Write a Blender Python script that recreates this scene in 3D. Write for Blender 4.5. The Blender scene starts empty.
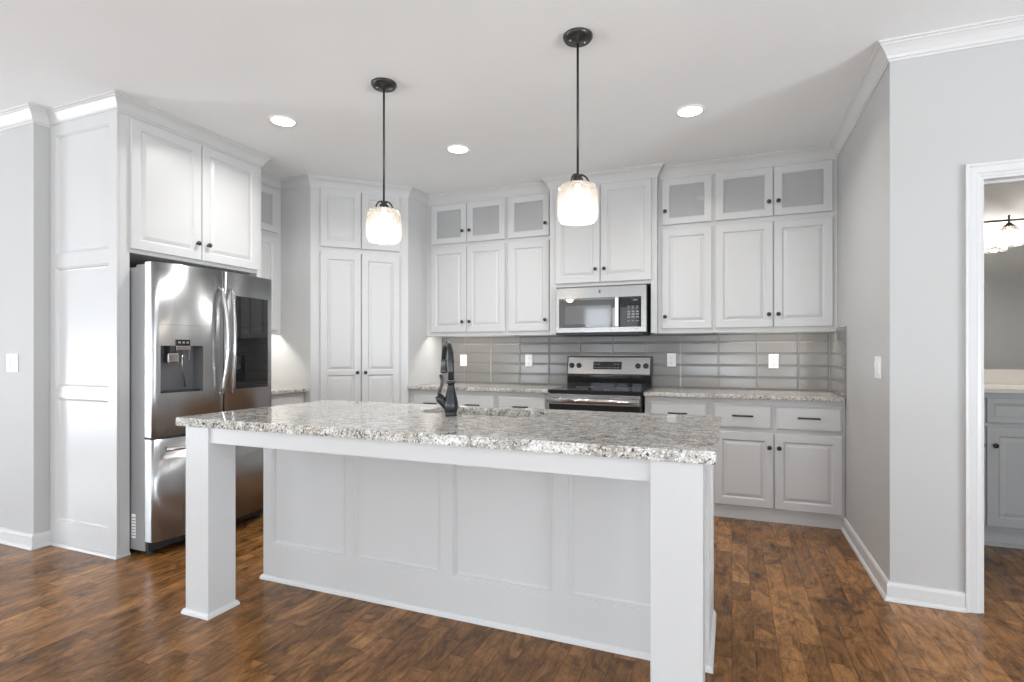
import bpy, bmesh, math, random
from math import sin, cos, pi, radians, sqrt
from mathutils import Vector, Matrix

S = bpy.context.scene
COL = S.collection
CEIL = 2.74
random.seed(4)

# ------------------------------------------------------------------ camera, world, light, exposure
F_PX, Y0 = 540.75, 353.04
cam = bpy.data.cameras.new('camera'); cam_o = bpy.data.objects.new('camera', cam); COL.objects.link(cam_o)
cam.sensor_width = 36.0; cam.lens = F_PX * 36.0 / 1024.0
cam.shift_y = (Y0 - 341.0) / 1024.0
cam.clip_start = .02; cam.clip_end = 100
cam_o.location = (0, 0, 1.2168); cam_o.rotation_euler = (radians(90), 0, radians(22.128))
S.camera = cam_o

S.view_settings.view_transform = 'Standard'
S.view_settings.look = 'None'
S.view_settings.gamma = 1.0
S.view_settings.use_curve_mapping = False
S.view_settings.exposure = 0.14

W = bpy.data.worlds.new('world'); S.world = W; W.use_nodes = True
wn = W.node_tree.nodes; wn['Background'].inputs[0].default_value = (.86, .93, 1, 1); wn['Background'].inputs[1].default_value = 1.6

def area(name, loc, rot, sx, sy, power, color=(1, 1, 1), spread=180, parent=None):
    l = bpy.data.lights.new(name, 'AREA'); l.shape = 'RECTANGLE'; l.size = sx; l.size_y = sy
    l.energy = power; l.color = color; l.spread = radians(spread)
    o = bpy.data.objects.new(name, l); o.location = loc; o.rotation_euler = rot; COL.objects.link(o)
    return o
# daylight through the windows of the living area behind the camera and at its left end; right-end windows and upward fill lamps added for light
REAR_Y, LEFT_X, RIGHT_X = -6.2, -8.2, 4.4
WIN = dict(rear=[(-6.6, -5.0), (-3.95, -2.35), (-1.2, .5), (1.4, 3.1)], left=[(-4.6, -2.7), (-2.1, -.2)], right=[(-3.4, -1.5), (-.7, 1.2)])
WZ0, WZ1 = .35, 2.55
SKY_C, FILL_C = (.89, .945, 1), (.84, .92, 1)
PW_SKY = dict(rear=14, left=15, right=19)
PW_FILL = dict(rear=120, left=270, right=240)
for side, ws in WIN.items():
    for a, b in ws:
        c, zc = (a+b)/2, (WZ0+WZ1)/2
        # sky light at the window, and an added upward fill lamp to brighten the ceiling
        if side == 'rear':
            area('daylight', (c, REAR_Y-.13, zc), (radians(90), 0, 0), b-a, WZ1-WZ0, PW_SKY[side], SKY_C)
            area('ceiling_fill_lamp', (c, REAR_Y-.75, .55), (radians(125), 0, 0), b-a, 1.1, PW_FILL[side], FILL_C)
        else:
            k = 1 if side == 'left' else -1; x = LEFT_X if side == 'left' else RIGHT_X+.12
            area('daylight', (x-k*.13, c, zc), (radians(90), 0, radians(-90*k)), b-a, WZ1-WZ0, PW_SKY[side], SKY_C)
            area('ceiling_fill_lamp', (x-k*.75, c, .55), (radians(125), 0, radians(-90*k)), b-a, 1.1, PW_FILL[side], FILL_C)
CAN_POWER, BULB_POWER, CAB_POWER = 9.5, 2.2, 2.0

# ------------------------------------------------------------------ materials
def newmat(name):
    m = bpy.data.materials.new(name); m.use_nodes = True
    return m, m.node_tree.nodes, m.node_tree.links, m.node_tree.nodes['Principled BSDF']
def paint(name, col, rough=.4, bump=0.0, scale=300, metal=0, coat=0, spec=.5, var=.015):
    m, n, l, p = newmat(name)
    p.inputs['Roughness'].default_value = rough; p.inputs['Metallic'].default_value = metal
    p.inputs['Specular IOR Level'].default_value = spec
    if coat: p.inputs['Coat Weight'].default_value = coat; p.inputs['Coat Roughness'].default_value = .08
    tc = n.new('ShaderNodeTexCoord'); nz = n.new('ShaderNodeTexNoise'); nz.inputs['Scale'].default_value = 3
    nz.inputs['Detail'].default_value = 4
    l.new(tc.outputs['Object'], nz.inputs['Vector'])
    mx = n.new('ShaderNodeMix'); mx.data_type = 'RGBA'
    c1 = [max(0, c*(1-var)) for c in col]; c2 = [min(1, c*(1+var)) for c in col]
    mx.inputs[6].default_value = (*c1, 1); mx.inputs[7].default_value = (*c2, 1)
    l.new(nz.outputs['Fac'], mx.inputs[0]); l.new(mx.outputs[2], p.inputs['Base Color'])
    if bump:
        n2 = n.new('ShaderNodeTexNoise'); n2.inputs['Scale'].default_value = scale; n2.inputs['Detail'].default_value = 3
        l.new(tc.outputs['Object'], n2.inputs['Vector'])
        b = n.new('ShaderNodeBump'); b.inputs['Strength'].default_value = bump; b.inputs['Distance'].default_value = .002
        l.new(n2.outputs['Fac'], b.inputs['Height']); l.new(b.outputs[0], p.inputs['Normal'])
    return m
def emit(name, col, s):
    m, n, l, p = newmat(name); p.inputs['Base Color'].default_value = (*col, 1)
    p.inputs['Emission Color'].default_value = (*col, 1); p.inputs['Emission Strength'].default_value = s
    return m
def glassy(name, tint=(1, 1, 1), transp=.8, rough=.02, diffuse=None, fac=.0, bump=0):
    m, n, l, p = newmat(name); n.remove(p); out = n['Material Output']
    tr = n.new('ShaderNodeBsdfTransparent'); tr.inputs[0].default_value = (*tint, 1)
    gl = n.new('ShaderNodeBsdfGlossy'); gl.inputs['Roughness'].default_value = rough
    fr = n.new('ShaderNodeFresnel'); fr.inputs[0].default_value = 1.5
    mx = n.new('ShaderNodeMixShader'); l.new(fr.outputs[0], mx.inputs[0]); l.new(tr.outputs[0], mx.inputs[1]); l.new(gl.outputs[0], mx.inputs[2])
    last = mx
    if bump:
        tc = n.new('ShaderNodeTexCoord'); nz = n.new('ShaderNodeTexNoise'); nz.inputs['Scale'].default_value = 60
        l.new(tc.outputs['Object'], nz.inputs['Vector'])
        b = n.new('ShaderNodeBump'); b.inputs['Strength'].default_value = bump; b.inputs['Distance'].default_value = .004
        l.new(nz.outputs['Fac'], b.inputs['Height']); l.new(b.outputs[0], gl.inputs['Normal']); l.new(b.outputs[0], fr.inputs['Normal'])
    if diffuse:
        ad = n.new('ShaderNodeMixShader'); ad.inputs[0].default_value = fac
        tl = n.new('ShaderNodeBsdfTranslucent'); tl.inputs[0].default_value = (*diffuse, 1)
        df = n.new('ShaderNodeBsdfDiffuse'); df.inputs[0].default_value = (*diffuse, 1)
        m2 = n.new('ShaderNodeMixShader'); l.new(tl.outputs[0], m2.inputs[1]); l.new(df.outputs[0], m2.inputs[2])
        l.new(last.outputs[0], ad.inputs[1]); l.new(m2.outputs[0], ad.inputs[2]); last = ad
    l.new(last.outputs[0], out.inputs[0]); return m

def wood_floor():
    m, n, l, p = newmat('hand_scraped_wood_planks')
    tc = n.new('ShaderNodeTexCoord'); sp = n.new('ShaderNodeSeparateXYZ'); l.new(tc.outputs['Object'], sp.inputs[0])
    def M(op, a, b=None):
        x = n.new('ShaderNodeMath'); x.operation = op
        for i, v in enumerate((a, b)):
            if v is None: continue
            if isinstance(v, (int, float)): x.inputs[i].default_value = v
            else: l.new(v, x.inputs[i])
        return x.outputs[0]
    def ramp(fac, stops):
        r = n.new('ShaderNodeValToRGB'); e = r.color_ramp.elements
        e[0].position, e[0].color = stops[0][0], (*stops[0][1], 1); e[1].position, e[1].color = stops[-1][0], (*stops[-1][1], 1)
        for q, c in stops[1:-1]: k = e.new(q); k.color = (*c, 1)
        l.new(fac, r.inputs[0]); return r.outputs[0]
    def mix(mode, fac, a, b):
        x = n.new('ShaderNodeMix'); x.data_type = 'RGBA'; x.blend_type = mode
        if isinstance(fac, (int, float)): x.inputs[0].default_value = fac
        else: l.new(fac, x.inputs[0])
        l.new(a, x.inputs[6]); l.new(b, x.inputs[7]); return x.outputs[2]
    u = M('DIVIDE', sp.outputs[0], .088); iu = M('FLOOR', u); fu = M('FRACT', u)
    w1 = n.new('ShaderNodeTexWhiteNoise'); w1.noise_dimensions = '1D'; l.new(iu, w1.inputs['W'])
    v = M('ADD', M('DIVIDE', sp.outputs[1], .62), M('MULTIPLY', w1.outputs['Value'], 13.7)); iv = M('FLOOR', v); fv = M('FRACT', v)
    cb = n.new('ShaderNodeCombineXYZ'); l.new(iu, cb.inputs[0]); l.new(iv, cb.inputs[1])
    w2 = n.new('ShaderNodeTexWhiteNoise'); w2.noise_dimensions = '2D'; l.new(cb.outputs[0], w2.inputs['Vector'])
    # per-plank shifted coordinates
    sh = n.new('ShaderNodeVectorMath'); sh.operation = 'SCALE'; l.new(w2.outputs['Color'], sh.inputs[0]); sh.inputs['Scale'].default_value = 40
    ad = n.new('ShaderNodeVectorMath'); ad.operation = 'ADD'; l.new(tc.outputs['Object'], ad.inputs[0]); l.new(sh.outputs[0], ad.inputs[1])
    def noise(sx, sy, scale, det=5, rough=.6, dist=0, src=None):
        mp = n.new('ShaderNodeMapping'); mp.inputs['Scale'].default_value = (sx, sy, 1); l.new(src or ad.outputs[0], mp.inputs[0])
        z = n.new('ShaderNodeTexNoise'); z.inputs['Scale'].default_value = scale; z.inputs['Detail'].default_value = det
        z.inputs['Roughness'].default_value = rough; z.inputs['Distortion'].default_value = dist
        l.new(mp.outputs[0], z.inputs['Vector']); return z.outputs['Fac']
    base = ramp(w2.outputs['Value'], [(0, (.180, .083, .027)), (.3, (.220, .102, .034)), (.65, (.262, .123, .041)), (1, (.325, .157, .055))])
    grain = ramp(noise(1, .16, 60, 8, .8, .8), [(.32, (.34, .31, .28)), (.47, (.95, .95, .95)), (.68, (1.5, 1.45, 1.4))])
    c = mix('MULTIPLY', .85, base, grain)
    blot = ramp(noise(1, .45, 8.5, 6, .7, 1.8), [(.30, (.16, .14, .13)), (.42, (.62, .60, .58)), (.52, (1.05, 1.05, 1.05)), (.75, (1.75, 1.65, 1.5))])
    c = mix('MULTIPLY', .85, c, blot)
    smoke = ramp(noise(1, .6, 1.6, 3, .5, .5, tc.outputs['Object']), [(.35, (.72, .70, .70)), (.62, (1.12, 1.12, 1.12))])
    c = mix('MULTIPLY', .8, c, smoke)
    e1 = M('MINIMUM', fu, M('SUBTRACT', 1, fu)); e2 = M('MULTIPLY', M('MINIMUM', fv, M('SUBTRACT', 1, fv)), 6.3)
    seam = ramp(M('MINIMUM', e1, e2), [(0, (.34, .31, .29)), (.026, (1, 1, 1))])
    c = mix('MULTIPLY', 1, c, seam)
    l.new(c, p.inputs['Base Color'])
    rr = n.new('ShaderNodeMapRange'); rr.inputs[3].default_value = .12; rr.inputs[4].default_value = .28
    l.new(noise(1, .1, 30), rr.inputs[0]); l.new(rr.outputs[0], p.inputs['Roughness'])
    p.inputs['Specular IOR Level'].default_value = .24
    hh = M('ADD', M('MULTIPLY', noise(1, .25, 14, 3), .8), M('MINIMUM', M('MULTIPLY', M('MINIMUM', e1, e2), 20), 1))
    b = n.new('ShaderNodeBump'); b.inputs['Strength'].default_value = .03; b.inputs['Distance'].default_value = .003
    l.new(hh, b.inputs['Height']); l.new(b.outputs[0], p.inputs['Normal'])
    return m

def granite():
    m, n, l, p = newmat('speckled_granite')
    tc = n.new('ShaderNodeTexCoord')
    def nz(scale, det=6, rough=.7, dist=0):
        z = n.new('ShaderNodeTexNoise'); z.inputs['Scale'].default_value = scale; z.inputs['Detail'].default_value = det
        z.inputs['Roughness'].default_value = rough; z.inputs['Distortion'].default_value = dist
        l.new(tc.outputs['Object'], z.inputs['Vector']); return z.outputs['Fac']
    def ramp(fac, stops):
        r = n.new('ShaderNodeValToRGB'); e = r.color_ramp.elements
        e[0].position, e[0].color = stops[0][0], (*stops[0][1], 1); e[1].position, e[1].color = stops[-1][0], (*stops[-1][1], 1)
        for q, c in stops[1:-1]: k = e.new(q); k.color = (*c, 1)
        l.new(fac, r.inputs[0]); return r.outputs[0]
    def mix(mode, fac, a, b):
        x = n.new('ShaderNodeMix'); x.data_type = 'RGBA'; x.blend_type = mode
        if isinstance(fac, (int, float)): x.inputs[0].default_value = fac
        else: l.new(fac, x.inputs[0])
        if isinstance(a, tuple): x.inputs[6].default_value = (*a, 1)
        else: l.new(a, x.inputs[6])
        if isinstance(b, tuple): x.inputs[7].default_value = (*b, 1)
        else: l.new(b, x.inputs[7])
        return x.outputs[2]
    c = ramp(nz(22, 5, .65, .6), [(.30, (.28, .26, .23)), (.42, (.42, .395, .35)), (.52, (.60, .58, .535)), (.66, (.80, .79, .765))])
    c = mix('MIX', ramp(nz(7, 3, .5, .8), [(.52, (0, 0, 0)), (.64, (.6, .6, .6))]), c, (.46, .40, .33))
    vo = n.new('ShaderNodeTexVoronoi'); vo.inputs['Scale'].default_value = 190; vo.inputs['Randomness'].default_value = 1
    l.new(tc.outputs['Object'], vo.inputs['Vector'])
    sx = n.new('ShaderNodeSeparateXYZ'); l.new(vo.outputs['Color'], sx.inputs[0])
    c = mix('MIX', ramp(sx.outputs[0], [(.80, (0, 0, 0)), (.84, (.5, .5, .5))]), c, (.25, .24, .23))
    c = mix('MIX', ramp(sx.outputs[1], [(.80, (0, 0, 0)), (.84, (.7, .7, .7))]), c, (.88, .87, .84))
    c = mix('MIX', ramp(nz(52, 4, .65, 1.6), [(.575, (0, 0, 0)), (.60, (.95, .93, .93))]), c, (.025, .025, .028))
    c = mix('MIX', ramp(nz(85, 2, .5, .6), [(.64, (0, 0, 0)), (.67, (.9, .9, .9))]), c, (.05, .048, .05))
    l.new(c, p.inputs['Base Color']); p.inputs['Roughness'].default_value = .07; p.inputs['Specular IOR Level'].default_value = .55
    return m

ANI = 0.25
def steel(name, col=(.425, .432, .435), rough=.30, vertical=True, aniso=True):
    m, n, l, p = newmat(name); p.inputs['Metallic'].default_value = 1; p.inputs['Base Color'].default_value = (*col, 1)
    tc = n.new('ShaderNodeTexCoord'); mp = n.new('ShaderNodeMapping')
    mp.inputs['Scale'].default_value = (1, 1, 260) if not vertical else (260, 260, 1.5)
    l.new(tc.outputs['Object'], mp.inputs[0]); nz = n.new('ShaderNodeTexNoise'); nz.inputs['Scale'].default_value = 2
    l.new(mp.outputs[0], nz.inputs['Vector'])
    rr = n.new('ShaderNodeMapRange'); rr.inputs[3].default_value = rough-.06; rr.inputs[4].default_value = rough+.06
    l.new(nz.outputs['Fac'], rr.inputs[0]); l.new(rr.outputs[0], p.inputs['Roughness'])
    if aniso:
        tg = n.new('ShaderNodeTangent'); tg.direction_type = 'RADIAL'; tg.axis = 'Z'; l.new(tg.outputs[0], p.inputs['Tangent'])
        p.inputs['Anisotropic'].default_value = .85; p.inputs['Anisotropic Rotation'].default_value = ANI
    b = n.new('ShaderNodeBump'); b.inputs['Strength'].default_value = .012; b.inputs['Distance'].default_value = .001
    l.new(nz.outputs['Fac'], b.inputs['Height']); l.new(b.outputs[0], p.inputs['Normal'])
    return m

MW = paint('white_cabinet_enamel', (.595, .592, .585), .32, spec=.5)
MT = paint('white_trim_enamel', (.655, .65, .643), .3)
MWALL = paint('light_grey_wall_paint', (.505, .50, .488), .6, bump=.05)
MBATH = paint('grey_bathroom_wall_paint', (.66, .66, .65), .6, bump=.05)
MCEIL = paint('matte_ceiling_paint', (.90, .925, .935), .8, bump=.25, scale=160)
MFLOOR = wood_floor()
MGR = granite()
MST = steel('brushed_stainless')
MSTH = steel('brushed_stainless_horizontal', vertical=False, rough=.24, aniso=False)
MSTM = steel('brushed_stainless_microwave', (.33, .325, .318), .24, vertical=False, aniso=False)
MCHR = steel('polished_steel', (.62, .61, .60), .14, aniso=False)
MBLK = paint('satin_black_metal', (.018, .017, .016), .32, metal=0, spec=.6)
MBLKG = paint('gloss_black_glass', (.012, .012, .013), .04, spec=.5)
MBLKR = paint('mirrored_black_oven_glass', (.010, .010, .011), .03, spec=.5)
MBLKR.node_tree.nodes['Principled BSDF'].inputs['IOR'].default_value = 2.5
MSCR = paint('dark_screen_glass', (.012, .012, .013), .03, spec=.5)
MDK = paint('dark_plastic', (.03, .03, .03), .5)
MGRYM = paint('grey_painted_steel', (.27, .27, .27), .4)
MGRYP = paint('grey_recess_plastic', (.13, .13, .135), .35)
MSLATE = paint('dark_slate_faucet_metal', (.042, .043, .047), .25, metal=.7)
MTILE = paint('glossy_taupe_tile', (.215, .205, .192), .17, spec=.45, var=.12)
MGROUT = paint('grey_grout', (.40, .385, .37), .8)
MPLATE = paint('white_plastic', (.84, .84, .83), .35)
MSLOT = paint('dark_slots', (.10, .10, .10), .5)
MGLASS = glassy('lightly_frosted_cabinet_glass', (.95, .95, .95), diffuse=(.95, .95, .95), fac=.5)
MSHADE = glassy('seeded_shade_glass', (.97, .97, .96), diffuse=(.95, .93, .90), fac=.13, rough=.08, bump=.3)
MBULB = emit('warm_bulb', (1, .84, .66), 7)
MCAN = emit('downlight_lens', (1, .97, .93), 6)
MLED = emit('led_strip', (1, .95, .88), 3)
MSHADE2 = glassy('clear_shade_glass', (.98, .97, .96), diffuse=(.95, .93, .90), fac=.05, rough=.05, bump=.2)
MVAN = paint('pale_grey_vanity_enamel', (.52, .535, .54), .35)
MVTOP = paint('cream_cultured_marble', (.80, .76, .71), .2)
MMIRR = paint('mirror_silver', (.86, .87, .87), .01, metal=1)
MICON = paint('pale_grey_print', (.26, .26, .26), .5)
MPERF = paint('perforated_screen', (.07, .07, .072), .06, spec=.5)
MPERF.node_tree.nodes['Principled BSDF'].inputs['IOR'].default_value = 2.5
MDISP = paint('display_glass', (.02, .02, .022), .08)
MBRONZE = paint('dark_bronze', (.05, .04, .035), .35, metal=.6)
MINT = paint('cabinet_interior', (.74, .74, .73), .5)

# ------------------------------------------------------------------ mesh helpers
class MB:
    def __init__(s): s.v = []; s.f = []; s.m = []; s.sm = []; s.mats = []
    def mi(s, mat):
        if mat not in s.mats: s.mats.append(mat)
        return s.mats.index(mat)
    def add(s, vs, fs, mat, smooth=False, T=None):
        o = len(s.v); k = s.mi(mat)
        s.v += [tuple(T @ Vector(v)) if T else tuple(v) for v in vs]
        for f in fs: s.f.append(tuple(i+o for i in f)); s.m.append(k); s.sm.append(smooth)
        return s
    def box(s, x0, x1, y0, y1, z0, z1, mat, b=0, T=None):
        if b <= 0:
            vs = [(x, y, z) for x in (x0, x1) for y in (y0, y1) for z in (z0, z1)]
            fs = [(0, 1, 3, 2), (4, 6, 7, 5), (0, 4, 5, 1), (2, 3, 7, 6), (0, 2, 6, 4), (1, 5, 7, 3)]
            return s.add(vs, fs, mat, T=T)
        bm = bmesh.new(); r = bmesh.ops.create_cube(bm, size=1)
        for v in bm.verts: v.co = Vector(((x0+x1)/2+v.co.x*(x1-x0), (y0+y1)/2+v.co.y*(y1-y0), (z0+z1)/2+v.co.z*(z1-z0)))
        bmesh.ops.bevel(bm, geom=bm.edges[:], offset=b, segments=2, affect='EDGES', profile=.6)
        return s.bm(bm, mat, T=T)
    def bm(s, bm, mat, smooth=False, T=None):
        bm.verts.index_update()
        s.add([v.co[:] for v in bm.verts], [[v.index for v in f.verts] for f in bm.faces], mat, smooth, T); bm.free(); return s
    def lathe(s, prof, mat, n=32, T=None, smooth=True, cap=True):
        vs = []; fs = []
        for (r, z) in prof:
            for i in range(n): a = 2*pi*i/n; vs.append((r*cos(a), r*sin(a), z))
        for j in range(len(prof)-1):
            for i in range(n): k = (i+1) % n; fs.append((j*n+i, j*n+k, (j+1)*n+k, (j+1)*n+i))
        s.add(vs, fs, mat, smooth, T)
        if cap:
            for j in (0, len(prof)-1):
                if prof[j][0] > 1e-4: s.add(vs[j*n:(j+1)*n], [tuple(range(n))], mat, False, T)
        return s
    def tube(s, pts, rad, mat, n=14, T=None, cap=True, flat=1.0):
        pts = [Vector(p) for p in pts]; rs = rad if isinstance(rad, (list, tuple)) else [rad]*len(pts)
        vs = []; fs = []; up = None
        for i, p in enumerate(pts):
            t = (pts[min(i+1, len(pts)-1)] - pts[max(i-1, 0)]).normalized()
            if up is None: up = t.orthogonal().normalized()
            up = (up - t*up.dot(t)).normalized(); w = t.cross(up)
            for k in range(n): a = 2*pi*k/n; vs.append(p + (up*cos(a) + w*sin(a)*flat)*rs[i])
        for j in range(len(pts)-1):
            for i in range(n): k = (i+1) % n; fs.append((j*n+i, j*n+k, (j+1)*n+k, (j+1)*n+i))
        s.add(vs, fs, mat, True, T)
        if cap:
            s.add(vs[:n], [tuple(range(n))], mat, False, T); s.add(vs[-n:], [tuple(range(n))], mat, False, T)
        return s
    def prism(s, poly, z0, z1, mat, T=None, smooth=False):
        n = len(poly); vs = [(x, y, z0) for x, y in poly] + [(x, y, z1) for x, y in poly]
        s.add(vs, [(i, (i+1) % n, n+(i+1) % n, n+i) for i in range(n)], mat, smooth, T)
        s.add(vs, [tuple(range(n)), tuple(range(n, 2*n))], mat, False, T); return s
    def build(s, name, parent=None, world=False, smooth_angle=True):
        me = bpy.data.meshes.new(name); vs = s.v
        if world and parent is not None:
            inv = (Matrix.Translation(parent.location) @ Matrix.Rotation(parent.rotation_euler.z, 4, 'Z')).inverted()
            vs = [tuple(inv @ Vector(v)) for v in vs]
        me.from_pydata(vs, [], s.f)
        for m in s.mats: me.materials.append(m)
        for p, k, q in zip(me.polygons, s.m, s.sm): p.material_index = k; p.use_smooth = q
        bm = bmesh.new(); bm.from_mesh(me); bmesh.ops.remove_doubles(bm, verts=bm.verts, dist=1e-6)
        bmesh.ops.recalc_face_normals(bm, faces=bm.faces); bm.to_mesh(me); bm.free()
        o = bpy.data.objects.new(name, me); COL.objects.link(o)
        if parent is not None: o.parent = parent
        return o

def thing(name, label, cat, loc=(0, 0, 0), rz=0, group=None):
    o = bpy.data.objects.new(name, None); COL.objects.link(o); o.empty_display_size = .1
    o.location = loc; o.rotation_euler = (0, 0, rz); o['label'] = label; o['category'] = cat
    if group: o['group'] = group
    return o
def tag(o, label, cat, group=None):
    o['label'] = label; o['category'] = cat
    if group: o['group'] = group
    return o
def struct(name, mb, label=None):
    o = mb.build(name); o['kind'] = 'structure'
    if label: o['label'] = label
    return o
def kids(o): return [c for c in bpy.data.objects if c.parent == o]
def dup(root, loc, rz, label, group=None):
    def rec(o, par):
        c = o.copy(); COL.objects.link(c); c.parent = par
        for ch in kids(o): rec(ch, c)
        return c
    r = rec(root, None); r.location = loc; r.rotation_euler = (0, 0, rz); r['label'] = label
    if group: r['group'] = group
    return r

def panel_mesh(mb, x0, x1, z0, z1, opens, mode, mat, t=.02, yb=0.0, T=None, e=.004):
    """slab from y=yb (back) to y=yb-t (front) with moulded openings (x0,x1,z0,z1)."""
    yf = yb - t
    def ring(a, b, mat=mat):
        (ax0, ax1, az0, az1, ay), (bx0, bx1, bz0, bz1, by) = a, b
        A = [(ax0, ay, az0), (ax1, ay, az0), (ax1, ay, az1), (ax0, ay, az1)]; B = [(bx0, by, bz0), (bx1, by, bz0), (bx1, by, bz1), (bx0, by, bz1)]
        mb.add(A+B, [(i, (i+1) % 4, 4+(i+1) % 4, 4+i) for i in range(4)], mat, T=T)
    ring((x0, x1, z0, z1, yb), (x0, x1, z0, z1, yf+e)); ring((x0, x1, z0, z1, yf+e), (x0+e, x1-e, z0+e, z1-e, yf))
    def plate(y, a0, a1, c0, c1, holes):
        xs = sorted({a0, a1, *[o[0] for o in holes], *[o[1] for o in holes]}); zs = sorted({c0, c1, *[o[2] for o in holes], *[o[3] for o in holes]})
        for i in range(len(xs)-1):
            for j in range(len(zs)-1):
                cx, cz = (xs[i]+xs[i+1])/2, (zs[j]+zs[j+1])/2
                if any(o[0] < cx < o[1] and o[2] < cz < o[3] for o in holes): continue
                mb.add([(xs[i], y, zs[j]), (xs[i+1], y, zs[j]), (xs[i+1], y, zs[j+1]), (xs[i], y, zs[j+1])], [(0, 1, 2, 3)], mat, T=T)
    plate(yf, x0+e, x1-e, z0+e, z1-e, opens)
    plate(yb, x0, x1, z0, z1, opens if mode == 'glass' else [])
    for (a0, a1, c0, c1) in opens:
        if mode == 'glass':
            ring((a0, a1, c0, c1, yf), (a0+.005, a1-.005, c0+.005, c1-.005, yf+.006)); ring((a0+.005, a1-.005, c0+.005, c1-.005, yf+.006), (a0+.005, a1-.005, c0+.005, c1-.005, yb)); continue
        if mode == 'raised': st = [(0, 0), (.004, .002), (.009, .008), (.013, .009), (.034, .0015), (.036, .001)]
        elif mode == 'wains': st = [(0, 0), (.003, .003), (.008, .003), (.015, .011), (.024, .0125)]
        else: st = [(0, 0), (.010, .010)]
        for (i0, d0), (i1, d1) in zip(st[:-1], st[1:]):
            ring((a0+i0, a1-i0, c0+i0, c1-i0, yf+d0), (a0+i1, a1-i1, c0+i1, c1-i1, yf+d1))
        i, d = st[-1]
        mb.add([(a0+i, yf+d, c0+i), (a1-i, yf+d, c0+i), (a1-i, yf+d, c1-i), (a0+i, yf+d, c1-i)], [(0, 1, 2, 3)], mat, T=T)
    return mb

KNOB = [(.0075, 0), (.006, .004), (.006, .014), (.012, .018), (.0155, .022), (.0155, .027), (.012, .030), (.0001, .031)]
def knob(parent, x, y, z, mat=None):
    T = Matrix.Translation((x, y, z)) @ Matrix.Rotation(radians(90), 4, 'X')
    o = MB().lathe(KNOB, mat or MBLK, 20, T=T).build('knob', parent); return o
def pull(parent, x, y, z, w=.14):
    m = MB(); m.tube([(x-w/2, y-.024, z), (x-w/4, y-.028, z), (x+w/4, y-.028, z), (x+w/2, y-.024, z)], .0062, MBLK, 10)
    for s in (-1, 1): m.tube([(x+s*w*.38, y, z), (x+s*w*.38, y-.027, z)], .0045, MBLK, 10)
    return m.build('pull_handle', parent)

def door(parent, x0, x1, z0, z1, kx=None, kz=None, mode='raised', stile=.055, opens=None, mat=None, name=None, y=0):
    m = MB()
    op = opens or [(x0+stile, x1-stile, z0+stile, z1-stile)]
    panel_mesh(m, x0, x1, z0, z1, op, mode, mat or MW, yb=y-.001)
    d = m.build(name or ('glass_door' if mode == 'glass' else 'door'), parent)
    if mode == 'glass':
        a0, a1, c0, c1 = op[0]; MB().box(a0+.002, a1-.002, y-.010, y-.006, c0+.002, c1-.002, MGLASS).build('glass_pane', d)
    if kx is not None: knob(d, kx, y-.021, kz)
    return d
def drawer(parent, x0, x1, z0, z1, mat=None, handle=True, w=.14):
    m = MB()
    panel_mesh(m, x0, x1, z0, z1, [(x0+.012, x1-.012, z0+.012, z1-.012)] , 'bev', mat or MW, yb=-.001)
    m = MB(); m.box(x0, x1, -.014, -.001, z0, z1, mat or MW)
    a, b = (x0, x1, z0, z1, -.014), (x0+.014, x1-.014, z0+.014, z1-.014, -.021)
    A = [(a[0], a[4], a[2]), (a[1], a[4], a[2]), (a[1], a[4], a[3]), (a[0], a[4], a[3])]; B = [(b[0], b[4], b[2]), (b[1], b[4], b[2]), (b[1], b[4], b[3]), (b[0], b[4], b[3])]
    m.add(A+B, [(0, 1, 5, 4), (1, 2, 6, 5), (2, 3, 7, 6), (3, 0, 4, 7), (4, 5, 6, 7)], mat or MW)
    d = m.build('drawer', parent)
    if handle: pull(d, (x0+x1)/2, -.021, .762, w)
    return d

# mitred sweep of a profile along a plan path; returns one mesh per requested run of segments
CROWN = [(0, -.090), (.005, -.090), (.007, -.080), (.013, -.076), (.017, -.064), (.030, -.040), (.043, -.024), (.049, -.021), (.050, -.013), (.058, -.010), (.058, -.0005), (0, -.0005)]
BASEP = [(0, .090), (.008, .089), (.013, .082), (.015, .072), (.015, .020), (.021, .017), (.026, .009), (.027, 0.0005), (0, 0.0005)]
def sweep(mb, path, i0, i1, prof, zoff, mat):
    n = len(path)
    def off(i):
        ds = []
        for a, b in ((i-1, i), (i, i+1)):
            if a >= 0 and b < n:
                d = Vector((path[b][0]-path[a][0], path[b][1]-path[a][1])).normalized(); ds.append(Vector((d.y, -d.x)))
        if len(ds) == 1: return ds[0]
        return (ds[0]+ds[1]) / (1 + ds[0].dot(ds[1]))
    k = len(prof)
    for i in range(i0, i1):
        vs = []
        for j in (i, i+1):
            o = off(j)
            for (d, z) in prof: vs.append((path[j][0]+o.x*d, path[j][1]+o.y*d, zoff+z))
        fs = [(a, (a+1) % k, k+(a+1) % k, k+a) for a in range(k)] + [tuple(range(k)), tuple(range(k, 2*k))]
        mb.add(vs, fs, mat)
    return mb

# plan of the crown run (room on the right-hand side of travel)
XR, YR = .721, 3.171           # right wall face, hall wall face
YB = 4.89                      # back wall
XL = -4.026                    # left wall face
YF = 4.594; YBUMP = 4.52; XFC = -3.37
PATH = [(LEFT_X, 1.996), (XL, 1.996), (XL, 2.09), (XFC, 2.09), (XFC, 3.14), (-3.70, 3.14), (-3.70, 3.666), (-3.366, 3.666),
        (-2.768, 4.264), (-2.768, YF), (-1.478, YF), (-1.478, YBUMP), (-.565, YBUMP), (-.565, YF), (XR, YF), (XR, YR), (RIGHT_X, YR)]

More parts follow.
